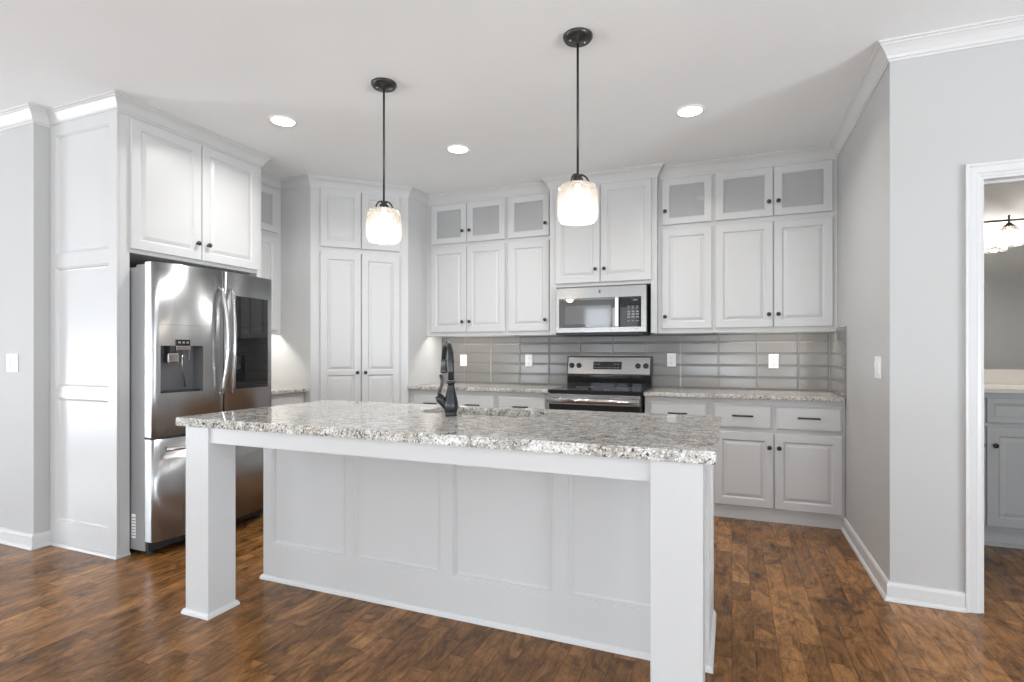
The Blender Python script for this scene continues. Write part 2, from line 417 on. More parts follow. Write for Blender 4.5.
# ------------------------------------------------------------------ room shell
struct('floor', MB().box(LEFT_X-.2, RIGHT_X+.2, REAR_Y-.2, 5.1, -.1, 0, MFLOOR))
struct('ceiling', MB().box(LEFT_X-.2, RIGHT_X+.2, REAR_Y-.2, 5.1, CEIL, CEIL+.1, MCEIL))
struct('wall_back', MB().box(XL-.12, XR+.12, YB, YB+.12, 0, CEIL, MWALL))
struct('wall_left', MB().box(XL-.12, XL, 1.996, YB, 0, CEIL, MWALL))
struct('wall_left_front', MB().box(LEFT_X, XL-.12, 1.996, 2.116, 0, CEIL, MWALL))
struct('wall_right', MB().box(XR, XR+.12, YR+.12, YB, 0, CEIL, MWALL))
DX0, DX1, DZ = 1.079, 1.86, 2.042
m = MB(); m.box(XR, DX0, YR, YR+.12, 0, CEIL, MWALL); m.box(DX0, DX1, YR, YR+.12, DZ, CEIL, MWALL); m.box(DX1, RIGHT_X, YR, YR+.12, 0, CEIL, MWALL)
struct('wall_hall', m)
m = MB(); m.box(XR+.12, 3.3, 4.85, 4.97, 0, CEIL, MBATH); struct('wall_bathroom_back', m)
struct('wall_bathroom_left', MB().box(XR+.12, XR+.125, YR+.12, 4.85, 0, CEIL, MBATH))
struct('wall_bathroom_right', MB().box(3.2, 3.3, YR+.12, 4.85, 0, CEIL, MBATH))
struct('wall_bathroom_front', MB().box(DX1+.07, 3.2, YR+.12, YR+.125, 0, CEIL, MBATH))
# living area walls with windows
def window_wall(name, wins, axis, pos, lo, hi):
    m = MB(); xs = [lo] + [v for w in wins for v in w] + [hi]
    def bx(a, b, z0, z1):
        if axis == 'x': m.box(a, b, pos-.12, pos, z0, z1, MWALL)
        else: m.box(pos-.12, pos, a, b, z0, z1, MWALL)
    for i in range(0, len(xs), 2): bx(xs[i], xs[i+1], 0, CEIL)
    for a, b in wins: bx(a, b, 0, WZ0); bx(a, b, WZ1, CEIL)
    struct(name, m)
    for a, b in wins:
        global WI
        f = MB()
        def fb(u0, u1, z0, z1, d=.05):
            if axis == 'x': f.box(u0, u1, pos-.09, pos-.09+d, z0, z1, MT)
            else: f.box(pos-.09, pos-.09+d, u0, u1, z0, z1, MT)
        c = (a+b)/2; zm = (WZ0+WZ1)/2
        for u in (a, b-.06): fb(u, u+.06, WZ0, WZ1)
        fb(c-.04, c+.04, WZ0, WZ1); fb(a, b, WZ0, WZ0+.06); fb(a, b, WZ1-.06, WZ1); fb(a, b, zm-.03, zm+.03)
        WI += 1; struct('window_%d' % WI, f)
WI = 0
window_wall('wall_rear', WIN['rear'], 'x', REAR_Y, LEFT_X, RIGHT_X)
window_wall('wall_living_left', WIN['left'], 'y', LEFT_X, REAR_Y, 1.996)
window_wall('wall_living_right', WIN['right'], 'y', RIGHT_X+.12, REAR_Y, YR+.12)  # unseen windows here, added to light the ceiling and refrigerator front
# crowns on bare wall, baseboards, casing
struct('trim_1', sweep(MB(), PATH, 0, 2, CROWN, CEIL, MT))
struct('trim_2', sweep(MB(), PATH, 14, 16, CROWN, CEIL, MT))
struct('baseboard_left', sweep(MB(), [(LEFT_X, 1.996), (XL, 1.996), (XL, 2.088)], 0, 2, BASEP, 0, MT))
struct('baseboard_right', sweep(MB(), [(XR, 4.308), (XR, YR), (1.018, YR)], 0, 2, BASEP, 0, MT))
struct('baseboard_hall', sweep(MB(), [(DX1+.075, YR), (RIGHT_X, YR)], 0, 1, BASEP, 0, MT))
CASE = [(0, 0), (.006, 0), (.009, .012), (.012, .016), (.012, .044), (.017, .050), (.019, .060), (0, .060)]   # (thickness, distance outwards)
def casing(mb, x0, x1, zt, yw, s):
    """door casing, mitred, on wall plane y=yw, s=-1 towards -Y"""
    def pt(k, t, w):  # k 0..3 along: left foot, left top, right top, right foot
        if k == 0: return (x0-w, yw+s*t, 0)
        if k == 1: return (x0-w, yw+s*t, zt+w)
        if k == 2: return (x1+w, yw+s*t, zt+w)
        return (x1+w, yw+s*t, 0)
    n = len(CASE)
    for k in range(3):
        vs = [pt(k, t, w) for t, w in CASE] + [pt(k+1, t, w) for t, w in CASE]
        mb.add(vs, [(a, (a+1) % n, n+(a+1) % n, n+a) for a in range(n)] + [tuple(range(n)), tuple(range(n, 2*n))], MT)
m = MB(); casing(m, DX0-.001, DX1, DZ, YR, -1); casing(m, DX0, DX1, DZ, YR+.12, 1)
struct('trim_3', m)
m = MB(); m.box(DX0, DX0+.012, YR-.001, YR+.121, 0, DZ, MT); m.box(DX1-.012, DX1, YR-.001, YR+.121, 0, DZ, MT); m.box(DX0+.0125, DX1-.0125, YR-.001, YR+.121, DZ-.012, DZ, MT)
m.box(DX0+.0125, DX0+.022, YR+.045, YR+.085, 0, DZ-.0125, MT); m.box(DX0+.0225, DX1-.0125, YR+.045, YR+.085, DZ-.024, DZ-.0125, MT)
struct('door_1', m)

# ------------------------------------------------------------------ cabinets
def base_cabinet(name, label, x0, w, doors, drawers, group, loc=None, rz=0, depth=.598, yfront=4.29, single=None):
    t = thing(name, label, 'cabinet', loc or (x0, yfront, 0), rz, group)
    MB().box(0, w, 0, depth, .078, .885, MW).build('cabinet_body', t)
    MB().box(0, w, .018, .034, 0, .087, MT).build('toe_kick', t)
    for a, b in drawers: drawer(t, a, b, .668, .842)
    for a, b, k in doors: door(t, a, b, .105, .643, k, .543)
    return t
G = 'base cabinets along the kitchen walls'
base_cabinet('base_cabinet', 'white base cabinet at the pantry end of the back run', -2.766, .450, [(.045, .430, .405)], [(.045, .430)], G)
base_cabinet('base_cabinet', 'white base cabinet seen behind the sink, middle of three left of the stove', -2.315, .424, [(.020, .404, .379)], [(.020, .404)], G)
base_cabinet('base_cabinet', 'white base cabinet touching the left side of the stove', -1.890, .485, [(.020, .455, .430)], [(.020, .455)], G)
base_cabinet('base_cabinet', 'narrow white base cabinet touching the right side of the stove', -.628, .477, [(.042, .452, .427)], [(.042, .452)], G)
base_cabinet('base_cabinet', 'wide two-door white base cabinet beside the right wall, two drawers on top', -.150, .869,
             [(.028, .426, .398), (.432, .850, .460)], [(.028, .416), (.440, .850)], G)
base_cabinet('base_cabinet', 'white base cabinet between the refrigerator and corner pantry', 0, .512, [(.03, .482, .06)], [(.03, .482)], G,
             loc=(-3.435, 3.149, 0), rz=radians(90), depth=.588)

def upper_cabinet(name, label, loc, rz, w, depth, doors, knobs, seg, z0=1.380, cat='cabinet', group='wall cabinets with glass-front tops', fr=.0):
    """doors: [(x0,x1)], knobs: x of each knob"""
    t = thing(name, label, cat, (loc[0], loc[1], z0), rz, group)
    H = CEIL - z0; zs = 2.245 - z0; zt = 2.66 - z0
    m = MB(); m.box(0, w, 0, depth, .035, zs, MW); m.box(0, w, 0, .02, 0, .035, MW); m.box(0, .018, .02, depth, 0, .035, MW); m.box(w-.018, w, .02, depth, 0, .035, MW)
    m.build('cabinet_body', t)
    m = MB(); m.box(0, w, depth-.01, depth, zs+.0005, H-.001, MINT); m.box(0, .016, .019, depth-.0105, zs+.0005, H-.001, MINT); m.box(w-.016, w, .019, depth-.0105, zs+.0005, H-.001, MINT)
    m.box(.0165, w-.0165, .019, depth-.0105, zt-.02, H-.001, MINT)
    m.box(.0165, w-.0165, .019, depth-.0105, zs+.0005, zs+.004, MINT)
    m.build('glass_compartment', t)
    # face frame round the glass compartment
    hs = [(a+.03, b-.03, zs+.045, zt-.045) for a, b in doors]
    m = MB()
    xs = [0] + [v for h in hs for v in h[:2]] + [w]
    m.box(0, w, 0, .018, zs+.0005, zs+.045, MW); m.box(0, w, 0, .018, zt-.045, H-.001, MW)
    for i in range(0, len(xs), 2): m.box(xs[i], xs[i+1], 0, .018, zs+.045, zt-.045, MW)
    m.build('face_frame', t)
    for (a, b), k in zip(doors, knobs):
        s = .056
        door(t, a, b, 1.415-z0, 2.225-z0, k, 1.513-z0)
        door(t, a, b, 2.265-z0, 2.640-z0, k, 2.372-z0, mode='glass', opens=[(a+s, b-s, 2.318-z0, 2.586-z0)])
    sweep(MB(), PATH, seg[0], seg[1], CROWN, CEIL - 0, MW)
    mm = MB(); sweep(mm, SUBPATH[seg] if seg in SUBPATH else PATH, *(SUBRUN[seg] if seg in SUBRUN else seg), CROWN, CEIL, MW)
    mm.v = [(x, y, z - z0) for x, y, z in mm.v]
    inv = (Matrix.Translation((loc[0], loc[1], 0)) @ Matrix.Rotation(rz, 4, 'Z')).inverted()
    mm.v = [tuple(inv @ Vector(v)) for v in mm.v]
    mm.build('crown_molding', t)
    return t
# the long straight crowns are cut where the units meet
P2 = PATH[:9] + [(-2.768, YF), (-1.917, YF), (-1.478, YF), (-1.478, YBUMP), (-.565, YBUMP), (-.565, YF), (-.130, YF), (XR, YF), (XR, YR), (RIGHT_X, YR)]
SUBPATH = {k: P2 for k in ('A', 'B', 'C', 'D', 'E')}
SUBRUN = {'A': (9, 10), 'B': (10, 11), 'D': (14, 15), 'E': (15, 16)}
_sweep = sweep
def upper(label, x0, x1, doors, knobs, key):
    global sweep
    sg = SUBRUN[key]
    t = upper_cabinet_key(label, x0, x1, doors, knobs, sg); return t
def upper_cabinet_key(label, x0, x1, doors, knobs, sg):
    SUBPATH[sg] = P2; SUBRUN[sg] = sg
    return upper_cabinet('wall_cabinet', label, (x0, YF), 0, x1-x0, .294, [(a-x0, b-x0) for a, b in doors], [k-x0 for k in knobs], sg)
upper('white wall cabinet beside the pantry, two doors with two glass doors above', -2.767, -1.9175, [(-2.712, -2.327), (-2.322, -1.932)], [-2.362, -2.287], 'A')
upper('narrow one-door white wall cabinet left of the microwave, glass door above', -1.9165, -1.479, [(-1.900, -1.505)], [-1.536], 'B')
upper('narrow one-door white wall cabinet right of the microwave, glass door above', -.564, -.1305, [(-.533, -.146)], [-.505], 'D')
upper('two-door white wall cabinet against the right wall, two glass doors above', -.1295, .720, [(-.120, .292), (.297, .690)], [.262, .327], 'E')
SUBPATH[(5, 6)] = PATH; SUBRUN[(5, 6)] = (5, 6)
upper_cabinet('wall_cabinet', 'white wall cabinet with a glass top door squeezed between refrigerator cabinet and pantry', (-3.70, 3.1415), radians(90), .5235, .324,
              [(.03, .470)], [.06], (5, 6))

# cabinet above the microwave (stands proud of its neighbours)
t = thing('wall_cabinet', 'white two-door cabinet above the microwave, standing proud, solid doors to the top', 'cabinet', (-1.478, YBUMP, 1.787))
z0 = 1.787; w = .913
MB().box(0, w, 0, .368, 0, CEIL-z0-.001, MW).build('cabinet_body', t)
MB().box(0, .055, 0.001, .12, 1.380-z0, -.0005, MW).build('side_filler', t); MB().box(w-.048, w, 0.001, .12, 1.380-z0, -.0005, MW).build('side_filler', t)
door(t, .052, .447, 1.815-z0, 2.640-z0, .412, 1.925-z0)
door(t, .452, .872, 1.815-z0, 2.640-z0, .487, 1.925-z0)
mm = MB(); sweep(mm, P2, 11, 14, CROWN, CEIL, MW); mm.v = [(x+1.478, y-YBUMP, z-z0) for x, y, z in mm.v]; mm.build('crown_molding', t)

# corner pantry
t = thing('corner_pantry', 'tall white diagonal corner pantry cabinet with four doors', 'cabinet', (-3.366, 3.666, 0), radians(45))
PW = .598*sqrt(2)
m = MB(); m.prism([(-3.366, 3.666), (-2.768, 4.264), (-2.768, 4.889), (XL+.001, 4.889), (XL+.001, 3.666)], 0, CEIL-.001, MW)
m.build('cabinet_body', t, world=True)
for a, b, k in ((.076, .4195, .387), (.4255, .765, .456)):
    door(t, a, b, .11, 2.100, k, 1.044, opens=[(a+.055, b-.055, 1.062, 2.040), (a+.055, b-.055, .17, 1.025)])
    door(t, a, b, 2.143, 2.645, None, None)
m = MB(); sweep(m, PATH, 6, 9, CROWN, CEIL, MW); m.build('crown_molding', t, world=True)
m = MB(); sweep(m, [(-3.435, 3.666), (-3.366, 3.666), (-2.768, 4.264), (-2.768, 4.29)], 0, 3, BASEP, 0, MT); m.build('base_molding', t, world=True)

# refrigerator surround
t = thing('refrigerator_cabinet', 'tall white refrigerator surround with panelled side and two doors over the refrigerator', 'cabinet', (XFC, 2.09, 0), radians(90))
m = MB(); m.box(XL+.001, XFC, 2.0972, 2.155, 0, CEIL-.001, MW); m.box(XL+.001, XFC, 2.084, 2.0965, 2.66, CEIL-.001, MW)
panel_mesh(m, XL+.001, XFC, 0, 2.66, [(-3.965, -3.445, .154, .939), (-3.965, -3.445, 1.001, 1.755), (-3.965, -3.445, 1.838, 2.590)], 'wains', MW, t=.014, yb=2.096, e=.002)
m.build('side_panel', t, world=True)
m = MB(); sweep(m, [(XL+.001, 2.079), (XFC+.001, 2.079), (XFC+.001, 2.155)], 0, 2, [(0, .018), (.006, .016), (.009, .0005), (0, .0005)], 0, MT); m.build('shoe_molding', t, world=True)
MB().box(XL+.001, XFC, 3.10, 3.14, 0, 1.825, MW).build('side_panel', t, world=True)
MB().box(XL+.001, XFC, 2.155, 3.14, 1.825, CEIL-.001, MW).build('cabinet_body', t, world=True)
door(t, .063, .530, 1.848, 2.635, .492, 1.957); door(t, .536, 1.004, 1.848, 2.635, .573, 1.957)
m = MB(); sweep(m, PATH, 2, 5, CROWN, CEIL, MW); m.build('crown_molding', t, world=True)

# ------------------------------------------------------------------ countertops, backsplash
def slab(mb, x0, x1, y0, y1, z0, z1, mat, b=.006): mb.box(x0, x1, y0, y1, z0, z1, mat, b=b)
def counter(name, label, x0, x1, y0, y1):
    m = MB(); slab(m, x0, x1, y0, y1, .886, .915, MGR, .004); return tag(m.build(name), label, 'countertop', 'granite countertops')
counter('granite_countertop', 'speckled granite countertop left of the stove, reaching to the pantry', -2.766, -1.4035, 4.245, 4.878)
counter('granite_countertop', 'speckled granite countertop right of the stove, reaching to the right wall', -.632, .7105, 4.245, 4.878)
counter('granite_countertop', 'short granite countertop between refrigerator and pantry', XL+.003, -3.390, 3.147, 3.663)

TP = .0985; TW = .300
m = MB()
m.box(-2.766, XR-.002, 4.885, 4.889, .902, 1.379, MGROUT)
def tiles(mb, lo, hi, ph, zt, conv):
    k0 = math.floor((lo-ph)/TW)
    for i in range(k0, k0+20):
        a, b = max(lo, ph+i*TW)+.0012, min(hi, ph+(i+1)*TW)-.0012
        if b-a < .01: continue
        for r in range(6):
            c, d = .9165+r*TP+.0012, min(zt, .9165+(r+1)*TP)-.0012
            if d-c < .01: continue
            bv = .012; bw = min(bv, (d-c)/3, (b-a)/3); P = [(a, c), (b, c), (b, d), (a, d)]; Q = [(a+bw, c+bw), (b-bw, c+bw), (b-bw, d-bw), (a+bw, d-bw)]
            vs = [conv(x, .004, z) for x, z in P] + [conv(x, .0065, z) for x, z in P] + [conv(x, .0083, z) for x, z in Q]
            mb.add(vs, [(0, 1, 5, 4), (1, 2, 6, 5), (2, 3, 7, 6), (3, 0, 4, 7), (4, 5, 9, 8), (5, 6, 10, 9), (6, 7, 11, 10), (7, 4, 8, 11), (8, 9, 10, 11)], MTILE)
tiles(m, -2.765, XR-.011, .195, 1.379, lambda x, t, z: (x, 4.889-t, z))
m.box(XR-.004, XR-.001, 4.247, 4.885, .902, 1.40, MGROUT)
tiles(m, 4.247, 4.878, 4.87, 1.402, lambda x, t, z: (XR-.001-t, x, z))
tag(m.build('tile_backsplash'), 'glossy taupe subway tile backsplash on the wall behind the stove', 'backsplash')

def outlet(x, z, label, duplex=True):
    t = thing('wall_outlet', label, 'outlet', (x, 4.879, z), 0, 'outlets in the backsplash')
    MB().box(-.037, .037, -.006, 0, -.058, .058, MPLATE, b=.002).build('cover_plate', t)
    m = MB(); slots = MB()
    for s in (-1, 1):
        m.box(-.017, .017, -.0085, -.005, s*.024-.015, s*.024+.015, MPLATE, b=.002)
        for dx in (-.007, .006): m.box(dx, dx+.002, -.0092, -.008, s*.024-.004, s*.024+.007, MSLOT)
        m.box(-.003, .003, -.0092, -.008, s*.024-.011, s*.024-.006, MSLOT)
    m.build('receptacle', t)
outlet(-2.512, 1.143, 'white outlet on the backsplash just right of the faucet')
outlet(-1.808, 1.146, 'white outlet on the backsplash midway between faucet and stove')
outlet(-.486, 1.157, 'white outlet on the backsplash just right of the stove')
outlet(.314, 1.151, 'white outlet on the backsplash nearest the right wall')
def switch(name, label, loc, rz, gang):
    w = .035*gang + .018*(gang-1)*0 + .0
    w = .037 if gang == 1 else .060
    t = thing(name, label, 'light switch', loc, rz)
    MB().box(-w, w, -.006, 0, -.058, .058, MPLATE, b=.002).build('cover_plate', t)
    for g in range(gang):
        cx = 0 if gang == 1 else (-.023, .023)[g]
        MB().box(cx-.0165, cx+.0165, -.0095, -.005, -.033, .033, MPLATE, b=.002).box(cx-.014, cx+.014, -.0125, -.009, -.002, .029, MPLATE, b=.001).build('rocker', t)
switch('light_switch', 'white double light switch on the grey wall at far left', (-4.247, 1.9955, 1.154), 0, 2)
switch('light_switch', 'white light switch on the grey wall right of the cabinets', (XR-.0005, 3.385, 1.141), radians(-90), 2)

# ------------------------------------------------------------------ island
t = thing('kitchen_island', 'long white kitchen island with panelled back and square corner legs', 'island', (-1.21, 2.35, 0))
bx0, bx1, by0, by1 = -2.345, -.080, 2.200, 2.740
m = MB(); m.box(bx0+.012, bx1-.012, by0+.014, by1, 0.0, .66, MW)
m.box(bx0+.012, -1.56, by0+.014, by1, .66, .874, MW); m.box(-.80, bx1-.012, by0+.014, by1, .66, .874, MW)
m.box(-1.56, -.80, by0+.014, by0+.05, .66, .874, MW); m.box(-1.56, -.80, by1-.02, by1, .66, .874, MW)
m.build('cabinet_body', t, world=True)
m = MB(); panel_mesh(m, bx0, bx1, 0, .874, [(-2.285, -1.794, .188, .83), (-1.742, -1.250, .188, .83), (-1.188, -.706, .188, .83), (-.640, -.150, .188, .83)], 'wains', MW, t=.014, yb=by0+.0138, e=.0015)
m.build('back_panel', t, world=True)
for X, rz, s in ((bx1, 90, 1), (bx0, -90, -1)):
    m = MB(); T = Matrix.Translation((X - s*.014 + 0, 0, 0)) @ Matrix.Rotation(radians(rz), 4, 'Z')
    a, b = (by0+.0145, by1) if s > 0 else (-by1, -by0-.0145)
    panel_mesh(m, a, b, 0, .874, [(a+.07, b-.07, .188, .80)], 'wains', MW, t=.014, yb=0, e=.0015, T=T)
    m.build('end_panel', t, world=True)
SHOE = [(0, .024), (.006, .022), (.012, .012), (.014, .0005), (0, .0005)]
m = MB(); sweep(m, [(bx0, by1-.001), (bx0, by0), (bx1, by0), (bx1, by1-.06)], 0, 3, SHOE, 0, MT); m.build('base_molding', t, world=True)
for lx0, lx1 in ((-2.370, -2.222), (-.242, -.083)):
    lg = MB().box(lx0, lx1, 1.770, 1.918, 0, .874, MW, b=.002).build('leg', t, world=True)
    m = MB(); sweep(m, [(lx0, 1.918), (lx0, 1.770), (lx1, 1.770), (lx1, 1.918), (lx0, 1.918)], 0, 4, SHOE, 0, MT)
    o = m.build('base_molding', lg)
    o.data.transform(Matrix.Translation((1.21, -2.35, 0)))
m = MB(); m.box(-2.222, -.242, 1.780, 1.800, .803, .874, MW); m.box(-2.355, -2.335, 1.918, by0, .803, .874, MW); m.box(-.112, -.092, 1.918, by0, .803, .874, MW)
m.build('apron', t, world=True)

# island top with a sink cut-out
def rrect(x0, x1, y0, y1, r, n=6):
    pts = []
    for cx, cy, a0 in ((x1-r, y1-r, 0), (x0+r, y1-r, 90), (x0+r, y0+r, 180), (x1-r, y0+r, 270)):
        for i in range(n+1): a = radians(a0+90*i/n); pts.append((cx+r*cos(a), cy+r*sin(a)))
    return pts
SX0, SX1, SY0, SY1 = -1.50, -.86, 2.375, 2.685
bm = bmesh.new(); loops = []
for poly in (rrect(-2.426, -.044, 1.758, 2.772, .008, 3), rrect(SX0, SX1, SY0, SY1, .07, 8)):
    vs = [bm.verts.new((x, y, .915)) for x, y in poly]
    loops.append([bm.edges.new((vs[i], vs[(i+1) % len(vs)])) for i in range(len(vs))])
bmesh.ops.triangle_fill(bm, use_beauty=True, use_dissolve=False, edges=[e for L in loops for e in L])
r = bmesh.ops.extrude_face_region(bm, geom=bm.faces[:])
for v in r['geom']:
    if isinstance(v, bmesh.types.BMVert): v.co.z -= .040
bmesh.ops.recalc_face_normals(bm, faces=bm.faces)
ed = [e for e in bm.edges if len(e.link_faces) == 2 and e.calc_face_angle(0) > 1.2 and abs(e.verts[0].co.z-e.verts[1].co.z) < 1e-5]
bmesh.ops.bevel(bm, geom=ed, offset=.004, segments=2, affect='EDGES')
o = MB().bm(bm, MGR).build('granite_countertop'); tag(o, 'large speckled granite top of the kitchen island with a sink cut-out', 'countertop', 'granite countertops')

# sink
t = thing('kitchen_sink', 'undermount stainless steel sink set into the island top', 'sink', ((SX0+SX1)/2, (SY0+SY1)/2, .69))
bm = bmesh.new(); rings = []
for (ins, z) in ((-.02, .184), (.004, .184), (.006, .15), (.010, .03), (.025, .006), (.06, .0)):
    pl = rrect(SX0+ins, SX1-ins, SY0+ins, SY1-ins, max(.03, .07-ins*.3), 8)
    rings.append([bm.verts.new((x-(SX0+SX1)/2, y-(SY0+SY1)/2, z)) for x, y in pl])
for A, B in zip(rings[:-1], rings[1:]):
    for i in range(len(A)): bm.faces.new((A[i], A[(i+1) % len(A)], B[(i+1) % len(A)], B[i]))
bm.faces.new(rings[-1])
MB().bm(bm, MCHR, smooth=True).build('basin', t)
MB().lathe([(.045, .001), (.043, .004), (.03, .003), (.001, .002)], MCHR, 24).build('drain', t)

# faucet
FX, FY = -1.252, 2.300
t = thing('kitchen_faucet', 'dark gooseneck pull-down faucet beside the island sink', 'faucet', (FX, FY, .915))
MB().lathe([(.029, .0005), (.029, .006), (.027, .009), (.0315, .024), (.035, .042), (.034, .060), (.0285, .088), (.0225, .114), (.0175, .138), (.0155, .153), (.0205, .155), (.0215, .160), (.0205, .166), (.0155, .168)], MSLATE, 28).build('base', t)
d = Vector((-.655, .755, 0)).normalized(); R = .084; pts = [Vector((0, 0, .172)), Vector((0, 0, .22)), Vector((0, 0, .262))]
for i in range(1, 13): a = pi*i/12*.97; pts.append(Vector((0, 0, .266)) + d*(R-R*cos(a)) + Vector((0, 0, R*sin(a))))
MB().tube(pts, [.0155, .015, .0145]+[.0135]*12, MSLATE, 16).build('gooseneck', t)
e = pts[-1]; MB().tube([e, e+Vector((0, 0, -.012)), e+Vector((0, 0, -.02)), e+Vector((0, 0, -.055)), e+Vector((0, 0, -.068)), e+Vector((0, 0, -.075))], [.0135, .0155, .014, .017, .019, .0165], MSLATE, 16).build('spray_head', t)
lf = Vector((-.926, -.377, 0))
def L(u, z): return lf*u + Vector((0, 0, z))
m = MB(); m.tube([L(.010, .022), L(.030, .052), L(.050, .080), L(.062, .098)], [.013, .017, .023, .018], MSLATE, 16)
m.build('handle_joint', t)
MB().tube([L(.056, .094), L(.058, .110), L(.053, .125), L(.045, .150), L(.043, .170), L(.046, .186), L(.052, .197)], [.009, .0085, .007, .0065, .007, .0085, .006], MSLATE, 12).build('lever', t)

# ------------------------------------------------------------------ refrigerator
FR = (-3.18, 2.165)
t = thing('refrigerator', 'stainless french-door refrigerator with ice dispenser and dark screen', 'refrigerator', (FR[0], FR[1], 0), radians(90))
FWD = .900
def bulge(x): return -.052*(1-((x-FWD/2)/(FWD/2))**2) 
m = MB(); m.box(0, FWD, .070, .80, .03, 1.735, MGRYM, b=.004); m.box(.01, FWD-.01, .072, .16, 1.735, 1.752, MGRYM, b=.003)
m.build('case', t)
m = MB(); m.box(.01, FWD-.01, .05, .12, .028, .085, MDK)
for i in range(14): m.box(.04+i*.06, .085+i*.06, .044, .05, .04, .07, MDK)
m.build('kick_grille', t)
for x in (.05, FWD-.05):
    m = MB(); m.lathe([(.022, 0), (.022, .012), (.010, .014), (.010, .035)], MDK, 16, T=Matrix.Translation((x, .09, 0))); m.build('foot', t)
def curved_door(x0, x1, z0, z1, hole=None, nx=18, off=0, thick=.068, edge=.012, mat=None):
    """front follows the bulge, sides run back to y=thick"""
    mat = mat or MST
    xs = [x0, x0+edge*.3, x0+edge] + [x0+edge+(x1-x0-2*edge)*i/nx for i in range(1, nx)] + [x1-edge, x1-edge*.3, x1]
    def yy(x):
        k = min(x-x0, x1-x)
        r = edge*(1-sqrt(max(0, 1-(1-min(1, k/edge))**2))) if k < edge else 0
        return bulge(x)+r-off
    zs = [z0, z1]
    if hole:
        xs = sorted([x for x in xs if not (hole[0]-.004 < x < hole[0]+.004) and not (hole[1]-.004 < x < hole[1]+.004)] + [hole[0], hole[1]]); zs = [z0, hole[2], hole[3], z1]
    m = MB()
    for j in range(len(zs)-1):
        vs = []; fs = []
        for i, x in enumerate(xs): vs += [(x, yy(x), zs[j]), (x, yy(x), zs[j+1])]
        for i in range(len(xs)-1):
            cx = (xs[i]+xs[i+1])/2
            if hole and j == 1 and hole[0] < cx < hole[1]: continue
            fs.append((2*i, 2*i+2, 2*i+3, 2*i+1))
        m.add(vs, fs, mat, True)
    for z in (z0, z1):
        m.add([(x, yy(x), z) for x in xs] + [(x1, thick, z), (x0, thick, z)], [tuple(range(len(xs)+2))], mat)
    for x in (x0, x1): m.add([(x, yy(x), z0), (x, yy(x), z1), (x, thick, z1), (x, thick, z0)], [(0, 1, 2, 3)], mat)
    m.add([(x0, thick, z0), (x1, thick, z0), (x1, thick, z1), (x0, thick, z1)], [(0, 1, 2, 3)], mat)
    return m
XM = .4475
HO = (.043, .296, .975, 1.262)
dl = curved_door(0, XM-.003, .715, 1.762, hole=HO).build('door', t)
m = MB(); yr = .045
a0, a1, c0, c1 = HO
def yb_(x): return bulge(x)
for (p, q) in (((a0, c0), (a1, c0)), ((a0, c1), (a1, c1))):
    m.add([(p[0], yb_(p[0]), p[1]), (q[0], yb_(q[0]), q[1]), (q[0], yr, q[1]), (p[0], yr, p[1])], [(0, 1, 2, 3)], MGRYP)
for x in (a0, a1): m.add([(x, yb_(x), c0), (x, yb_(x), c1), (x, yr, c1), (x, yr, c0)], [(0, 1, 2, 3)], MGRYP)
m.add([(a0, yr, c0), (a1, yr, c0), (a1, yr, c1), (a0, yr, c1)], [(0, 1, 2, 3)], MGRYP)
m.box(a0+.002, a1-.002, bulge(.17)+.012, yr, c0, c0+.012, MDK)
m.build('dispenser_recess', dl)
m = MB(); m.box(.033, .057, bulge(.05)+.012, bulge(.05)+.02, 1.0, 1.05, MGRYP) if 0 else None
m.box(a0+.035, a0+.105, -.028, yr-.02, c1-.105, c1-.045, MCHR, b=.008); m.box(a0+.050, a0+.090, -.024, yr-.02, c1-.045, c1-.002, MDK, b=.004)
m.build('ice_chute', dl)
m = MB(); m.tube([(a0+.135, -.010, c1-.05), (a0+.150, .005, c1-.14), (a0+.180, .020, c1-.255)], .008, MCHR, 10, flat=.5); m.build('paddle', dl)
m = MB(); m.box(a0+.205, a0+.213, .02, .044, c1-.09, c1-.03, MCHR, b=.002); m.build('nozzle', dl)
y1 = bulge(.16)
m = MB(); m.box(.124, .214, y1-.008, y1+.02, 1.262, 1.300, MDISP, b=.003); m.box(.122, .216, y1-.009, y1+.02, 1.232, 1.262, MCHR, b=.004)
for i in range(3): m.box(.134+i*.027, .149+i*.027, y1-.0088, y1-.0075, 1.276, 1.288, MICON)
m.build('control_panel', dl)
m = MB()
for x0, x1 in ((.030, .300),): m.add([(x, bulge(x)-.0007, z) for x in [x0+(x1-x0)*i/10 for i in range(11)] for z in (1.387, 1.390)], [(2*i, 2*i+2, 2*i+3, 2*i+1) for i in range(10)], MGRYM)
m.build('dispenser_seam', dl)
MB().box(XM-.010, XM+.010, -.025, .066, .72, 1.757, MDK).build('door_gasket', t)
dr = curved_door(XM+.003, FWD, .715, 1.762).build('door', t)
m = MB(); xs = [.540+.306*i/8 for i in range(9)]
m.add([(x, bulge(x)-o_, z) for o_ in (.003, -.004) for x in xs for z in (.972, 1.606)],
      [(2*i, 2*i+2, 2*i+3, 2*i+1) for i in range(8)] + [(2*i, 2*i+2, 18+2*i+2, 18+2*i) for i in range(8)] + [(2*i+1, 2*i+3, 18+2*i+3, 18+2*i+1) for i in range(8)] + [(0, 1, 19, 18), (16, 17, 35, 34)], MSCR, False)
m.build('touch_screen', dr)
dz = curved_door(0, FWD, .090, .700).build('freezer_drawer', t)
def bow(parent, x, lean):
    pts = []
    for i in range(15):
        s = i/14; z = .945+.705*s; o = sin(pi*s)
        pts.append((x + lean*o*.012, bulge(x)-.026-.040*o, z))
    m = MB().tube(pts, [.010]+[.0125]*13+[.010], MCHR, 12)
    for z in (.955, 1.640): m.tube([(x, bulge(x)+.002, z), (x, bulge(x)-.030, z)], .010, MCHR, 10)
    m.build('handle', parent)
bow(dl, XM-.038, 1); bow(dr, XM+.038, -1)
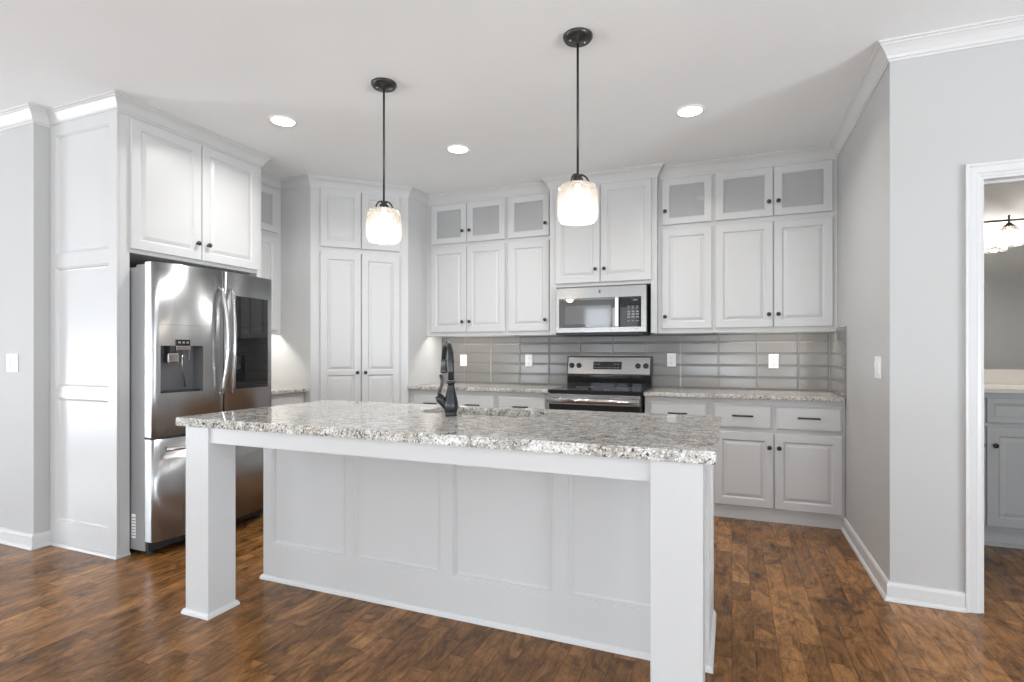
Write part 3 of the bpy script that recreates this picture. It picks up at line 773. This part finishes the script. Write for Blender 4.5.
m = MB(); m.tube([(.045, bulge(.045)-.045, .640), (.3, bulge(.3)-.055, .640), (.6, bulge(.6)-.055, .640), (.855, bulge(.855)-.045, .640)], .0135, MCHR, 14)
for x in (.075, .825): m.tube([(x, bulge(x)+.002, .640), (x, bulge(x)-.046, .640)], .011, MCHR, 10)
m.build('handle', dz)
m = MB(); m.box(-.0012, 0, .150, .185, .100, .245, MPLATE)
for i in range(7): m.box(-.0016, -.001, .154, .181, .112+i*.018, .119+i*.018, MGRYM)
m.build('rating_label', t)['label'] = 'white printed label'

# ------------------------------------------------------------------ microwave
t = thing('microwave', 'stainless over-the-range microwave with black window and keypad', 'microwave', (-1.404, 4.450, 1.371))
MWd, MH = .768, .402
MB().box(.002, MWd-.002, .030, .435, .012, MH-.002, MDK, b=.003).box(.03, MWd-.03, .01, .40, 0, .013, MDK).build('case', t)
m = MB()
# stainless front with window opening
def front(mb, x0, x1, z0, z1, ho, y, mat, depth=.03):
    mat = MSTM
    panel_mesh(mb, x0, x1, z0, z1, [ho], 'glass', mat, t=depth, yb=y+depth, e=.004)
front(m, 0, MWd, .016, MH, (.030, .724, .060, .308), 0, MSTH, .045); m.build('front_frame', t)
d = MB(); d.box(.032, .510, .004, .026, .062, .306, MBLKR, b=.002); d = d.build('door_window', t)
m = MB(); m.box(.085, .480, .0022, .004, .090, .245, MPERF); m.build('perforated_screen', d)
m = MB(); m.box(.512, .545, -.014, .018, .060, .308, MCHR, b=.008); m.build('handle', d)
m = MB(); m.box(.552, .722, .003, .026, .062, .306, MBLKG, b=.002); kp = m.build('control_panel', t)
m = MB()
for r in range(3):
    for c in range(3): m.box(.612+c*.035, .634+c*.035, .0018, .003, .135+r*.022, .147+r*.022, MICON)
for c in range(3): m.box(.612+c*.035, .632+c*.035, .0018, .003, .210, .216, MICON); m.box(.612+c*.035, .632+c*.035, .0018, .003, .225, .231, MICON); m.box(.612+c*.035, .634+c*.035, .0018, .003, .105, .111, MICON)
m.box(.640, .705, .0018, .003, .270, .290, MDISP); m.box(.660, .695, .0015, .002, .276, .283, MICON)
m.build('keypad', kp)
m = MB(); m.box(.374, .392, -.0015, .001, .345, .373, MGRYM, b=.001); m.box(.379, .383, -.002, -.001, .349, .369, MDK); m.box(.384, .388, -.002, -.001, .360, .368, MDK); m.box(.384, .388, -.002, -.001, .350, .357, MDK)
m.build('emblem', t)
m = MB()
for i in range(20): m.box(.10+i*.028, .12+i*.028, .02, .06, -.002, .001, MDK)
m.build('vent_grille', t)

# ------------------------------------------------------------------ range
t = thing('kitchen_range', 'black and stainless electric range with raised control panel', 'stove', (-1.401, 4.235, 0))
RW = .756
m = MB(); m.box(.002, RW-.002, .03, .640, .04, .895, MDK, b=.003); m.build('body', t)
m = MB(); m.box(0, RW, .0, .560, .895, .918, MBLKG, b=.004); ct = m.build('cooktop', t)
for cx, cy, r in ((.20, .15, .095), (.55, .15, .115), (.20, .42, .075), (.55, .42, .075)):
    mm = MB(); mm.lathe([(r, .9182), (r, .9188), (r-.003, .9188), (r-.003, .9182)], MGRYM, 36, T=Matrix.Translation((cx, cy, 0)), cap=False); mm.build('burner_ring', ct)
# backguard
m = MB(); m.box(.0, RW, .555, .640, .895, 1.030, MBLKG, b=.004)
m.add([(0, .535, 1.02), (RW, .535, 1.02), (RW, .575, 1.188), (0, .575, 1.188), (0, .640, 1.02), (RW, .640, 1.02), (RW, .640, 1.188), (0, .640, 1.188)],
      [(0, 1, 2, 3), (4, 5, 6, 7), (0, 1, 5, 4), (3, 2, 6, 7), (0, 3, 7, 4), (1, 2, 6, 5)], MBLK)
bg = m.build('backguard', t)
TB = Matrix.Translation((0, .535, 1.02)) @ Matrix.Rotation(-math.atan2(.040, .168), 4, 'X')
m = MB(); m.box(.012, RW-.012, -.004, 0, .010, .160, MSTH, T=TB); m.build('control_panel', bg)
m = MB(); m.box(.245, .500, -.007, -.003, .052, .122, MDISP, b=.002, T=TB)
m.box(.335, .410, -.0076, -.0068, .095, .112, MBLKG, T=TB)
for i in range(8): m.box(.258+i*.029, .274+i*.029, -.0078, -.0068, .064, .070, MICON, T=TB)
for i in (0, 1, 6, 7): m.box(.258+i*.029, .274+i*.029, -.0078, -.0068, .095, .101, MICON, T=TB)
m.build('display', bg)
for x in (.045, .112, .642, .710):
    TK = TB @ Matrix.Translation((x, -.004, .085)) @ Matrix.Rotation(radians(90), 4, 'X')
    m = MB(); m.lathe([(.024, 0), (.024, .004), (.021, .006), (.019, .022), (.016, .024), (.0001, .024)], MBLK, 24, T=TK)
    m.box(-.004, .004, -.017, .017, .022, .030, MBLK, b=.001, T=TK); m.build('knob', bg)
m = MB(); m.box(.006, RW-.006, .0, .032, .215, .885, MBLKG, b=.004); od = m.build('oven_door', t)
m = MB(); m.box(.008, RW-.008, -.006, .002, .800, .884, MSTH, b=.003)
m.tube([(.012, -.045, .838), (RW/2, -.050, .838), (RW-.012, -.045, .838)], .021, MCHR, 16, flat=1)
for x in (.035, RW-.035): m.tube([(x, 0, .838), (x, -.046, .838)], .014, MCHR, 12)
m.build('handle', od)
m = MB(); m.box(.10, RW-.10, -.003, .001, .36, .64, MSCR, b=.002); m.build('oven_window', od)
m = MB(); m.box(.006, RW-.006, .004, .032, .06, .205, MSTH, b=.004); m.build('storage_drawer', t)
m = MB()
for x in (.04, RW-.04):
    for y in (.08, .58): m.lathe([(.018, 0), (.018, .01), (.009, .012), (.009, .045)], MDK, 12, T=Matrix.Translation((x, y, 0)))
m.build('feet', t)

# ------------------------------------------------------------------ pendants
def point(name, parent, loc, power, col, r=.03):
    l = bpy.data.lights.new(name, 'POINT'); l.energy = power; l.color = col; l.shadow_soft_size = r
    o = bpy.data.objects.new(name, l); COL.objects.link(o); o.parent = parent; o.location = loc; return o
t = thing('pendant_light', 'left black pendant light with rounded glass shade, above the island by the pantry', 'pendant light', (-1.823, 2.560, CEIL), 0, 'pendant lights over the island')
m = MB(); m.lathe([(.071, -.0005), (.071, -.010), (.066, -.014), (.064, -.020), (.060, -.022), (.054, -.021), (.052, -.024), (.016, -.026), (.012, -.034), (.0075, -.040)], MBLK, 40); can = m.build('canopy', t)
m = MB()
for a in (35, 215): m.lathe([(.006, -.024), (.006, -.028), (.0001, -.030)], MCHR, 12, T=Matrix.Translation((.036*cos(radians(a)), .036*sin(radians(a)), 0)))
m.build('canopy_screw', can)
MB().tube([(0, 0, -.036), (0, 0, -.675)], .0058, MBLK, 12).build('rod', t)
MB().lathe([(.0075, -.664), (.010, -.668), (.022, -.676), (.026, -.690), (.026, -.712), (.022, -.716)], MBLK, 28).build('socket_cap', t)
m = MB()
for a in (10, 130, 250):
    ca, sa = cos(radians(a)), sin(radians(a)); pts = []
    for i in range(9): q = radians(90*i/8); pts.append((ca*(.010+.042*sin(q)), sa*(.010+.042*sin(q)), -.712+.044*cos(q)))
    m.tube(pts, .0045, MBRONZE, 8)
m.lathe([(.050, -.709), (.055, -.710), (.055, -.714), (.050, -.715)], MCHR, 32, cap=False)
m.build('shade_holder', t)
m = MB(); prof = [(.052, -.712), (.070, -.714), (.086, -.722), (.094, -.736), (.098, -.76), (.100, -.79), (.100, -.83), (.098, -.86), (.093, -.882), (.086, -.895), (.083, -.893), (.089, -.880), (.094, -.858), (.096, -.83), (.096, -.79), (.094, -.76), (.090, -.738), (.083, -.726), (.069, -.718), (.052, -.716)]
m.lathe(prof, MSHADE, 48, cap=False); m.build('lamp_shade', t)
MB().lathe([(.012, -.716), (.014, -.735), (.024, -.76), (.031, -.79), (.030, -.815), (.021, -.838), (.0001, -.846)], MBULB, 24).build('bulb', t)
point('bulb_glow', t, (0, 0, -.868), BULB_POWER, (1, .90, .80), .04)
dup(t, (-.686, 2.526, CEIL), 0, 'right black pendant light with rounded glass shade, nearer the camera, before the microwave cabinet', 'pendant lights over the island')

# recessed lights
def can_light(label, x, y, first=None):
    t = thing('recessed_light', label, 'ceiling light', (x, y, CEIL), 0, 'recessed ceiling lights')
    MB().lathe([(.092, -.0005), (.090, -.005), (.078, -.007), (.072, -.003)], MPLATE, 36, cap=False).build('trim_ring', t)
    MB().lathe([(.0735, -.0035), (.060, -.0045), (.0001, -.005)], MCAN, 36, cap=False).build('lens', t)
    l = bpy.data.lights.new('downlight', 'AREA'); l.shape = 'DISK'; l.size = .14; l.energy = CAN_POWER; l.color = (1, .99, .98); l.spread = radians(150)
    o = bpy.data.objects.new('downlight', l); COL.objects.link(o); o.parent = t; o.location = (0, 0, -.012)
    return t
can_light('recessed ceiling light at the left, in front of the refrigerator cabinet', -2.73, 2.722)
can_light('recessed ceiling light at the middle, between the two pendants', -1.894, 3.588)
can_light('recessed ceiling light at the right, in front of the right-hand wall cabinets', -.244, 3.574)

# under-cabinet strips
for lab, x, y, w, rz in (('slim under-cabinet light below the cabinets beside the pantry', -2.35, YF+.048, .72, 0),
                         ('slim under-cabinet light below the cabinet at the right wall', .30, YF+.048, .72, 0),
                         ('slim under-cabinet light between refrigerator and pantry', -3.748, 3.40, .42, 90)):
    t = thing('under_cabinet_light', lab, 'under-cabinet light', (x, y, 1.4145), radians(rz), 'under-cabinet lights')
    MB().box(-w/2, w/2, -.014, .014, -.007, 0, MPLATE, b=.001).build('housing', t)
    MB().box(-w/2+.01, w/2-.01, -.008, .008, -.0085, -.0065, MLED).build('diffuser', t)
    l = bpy.data.lights.new('strip_glow', 'AREA'); l.shape = 'RECTANGLE'; l.size = w-.04; l.size_y = .014; l.energy = CAB_POWER; l.color = (1, .96, .9)
    o = bpy.data.objects.new('strip_glow', l); COL.objects.link(o); o.parent = t; o.location = (0, 0, -.0095)

# ------------------------------------------------------------------ bathroom beyond the doorway
t = thing('bathroom_vanity', 'pale grey two-door bathroom vanity seen through the doorway', 'cabinet', (XR+.13, 4.29, 0))
VW = 1.70
MB().box(0, VW, 0, .555, .105, .965, MVAN).build('cabinet_body', t)
MB().box(0, VW, .03, .05, 0, .105, MVAN).build('toe_kick', t)
m = MB(); m.box(0, VW, .012, .03, 0, .02, MVAN); m.build('shoe_molding', t)
c = 1.482 - (XR+.13)
for a, b in ((c-.43, c-.003), (c+.003, c+.43), (c+.44, c+.84)):
    k = b-.03 if a < c-.1 else a+.035
    door(t, a, b, .13, .755, k, .640, mat=MVAN)
    m = MB(); panel_mesh(m, a, b, .78, .935, [(a+.03, b-.03, .81, .905)], 'wains', MVAN, yb=-.001); m.build('false_drawer', t)
m = MB(); slab(m, XR+.127, XR+.127+VW+.02, 4.262, 4.848, .966, .996, MVTOP); m.box(XR+.127, XR+.127+VW+.02, 4.828, 4.848, .996, 1.100, MVTOP, b=.003)
m.build('vanity_top', t, world=True)['label'] = 'cream top with a raised lip'
t = thing('bathroom_mirror', 'large frameless mirror on the bathroom wall above the vanity top', 'mirror', (1.70, 4.849, 1.105))
MB().box(-.80, .80, -.006, 0, 0, .915, MMIRR).build('mirror_glass', t)
t = thing('vanity_light', 'dark bronze bar light with glass shades on the bathroom wall', 'wall light', (1.95, 4.849, 2.13))
m = MB(); m.box(-.06, .06, -.02, 0, -.05, .06, MBRONZE, b=.006); m.tube([(0, -.02, 0), (0, -.12, 0)], .009, MBRONZE, 10); m.build('wall_plate', t)
# bar stops short of the plate centre on the left side as in view; shades hang from it
MB().tube([(-.46, -.12, 0), (.46, -.12, 0)], .0065, MBRONZE, 10).build('bar', t)
for sx in (-.185, .185):
    m = MB(); m.tube([(sx, -.12, .035), (sx, -.12, -.02)], .0065, MBRONZE, 10); m.lathe([(.010, -.016), (.016, -.024), (.034, -.040), (.034, -.046)], MBRONZE, 24, T=Matrix.Translation((sx, -.12, 0)))
    s = m.build('shade_arm', t)
    MB().lathe([(.036, -.046), (.050, -.060), (.068, -.110), (.078, -.175), (.075, -.176), (.064, -.110), (.047, -.063), (.034, -.050)], MSHADE2, 32, T=Matrix.Translation((sx, -.12, 0)), cap=False).build('glass_shade', t)
    MB().lathe([(.010, -.046), (.014, -.065), (.026, -.09), (.028, -.11), (.018, -.128), (.0001, -.134)], MBULB, 20, T=Matrix.Translation((sx, -.12, 0))).build('bulb', t)
    point('bulb_glow', t, (sx, -.12, -.158), 10, (1, .95, .90), .02)
struct('baseboard_bathroom', sweep(MB(), [(XR+.125, 4.29), (XR+.125, YR+.125)], 0, 1, BASEP, 0, MT))
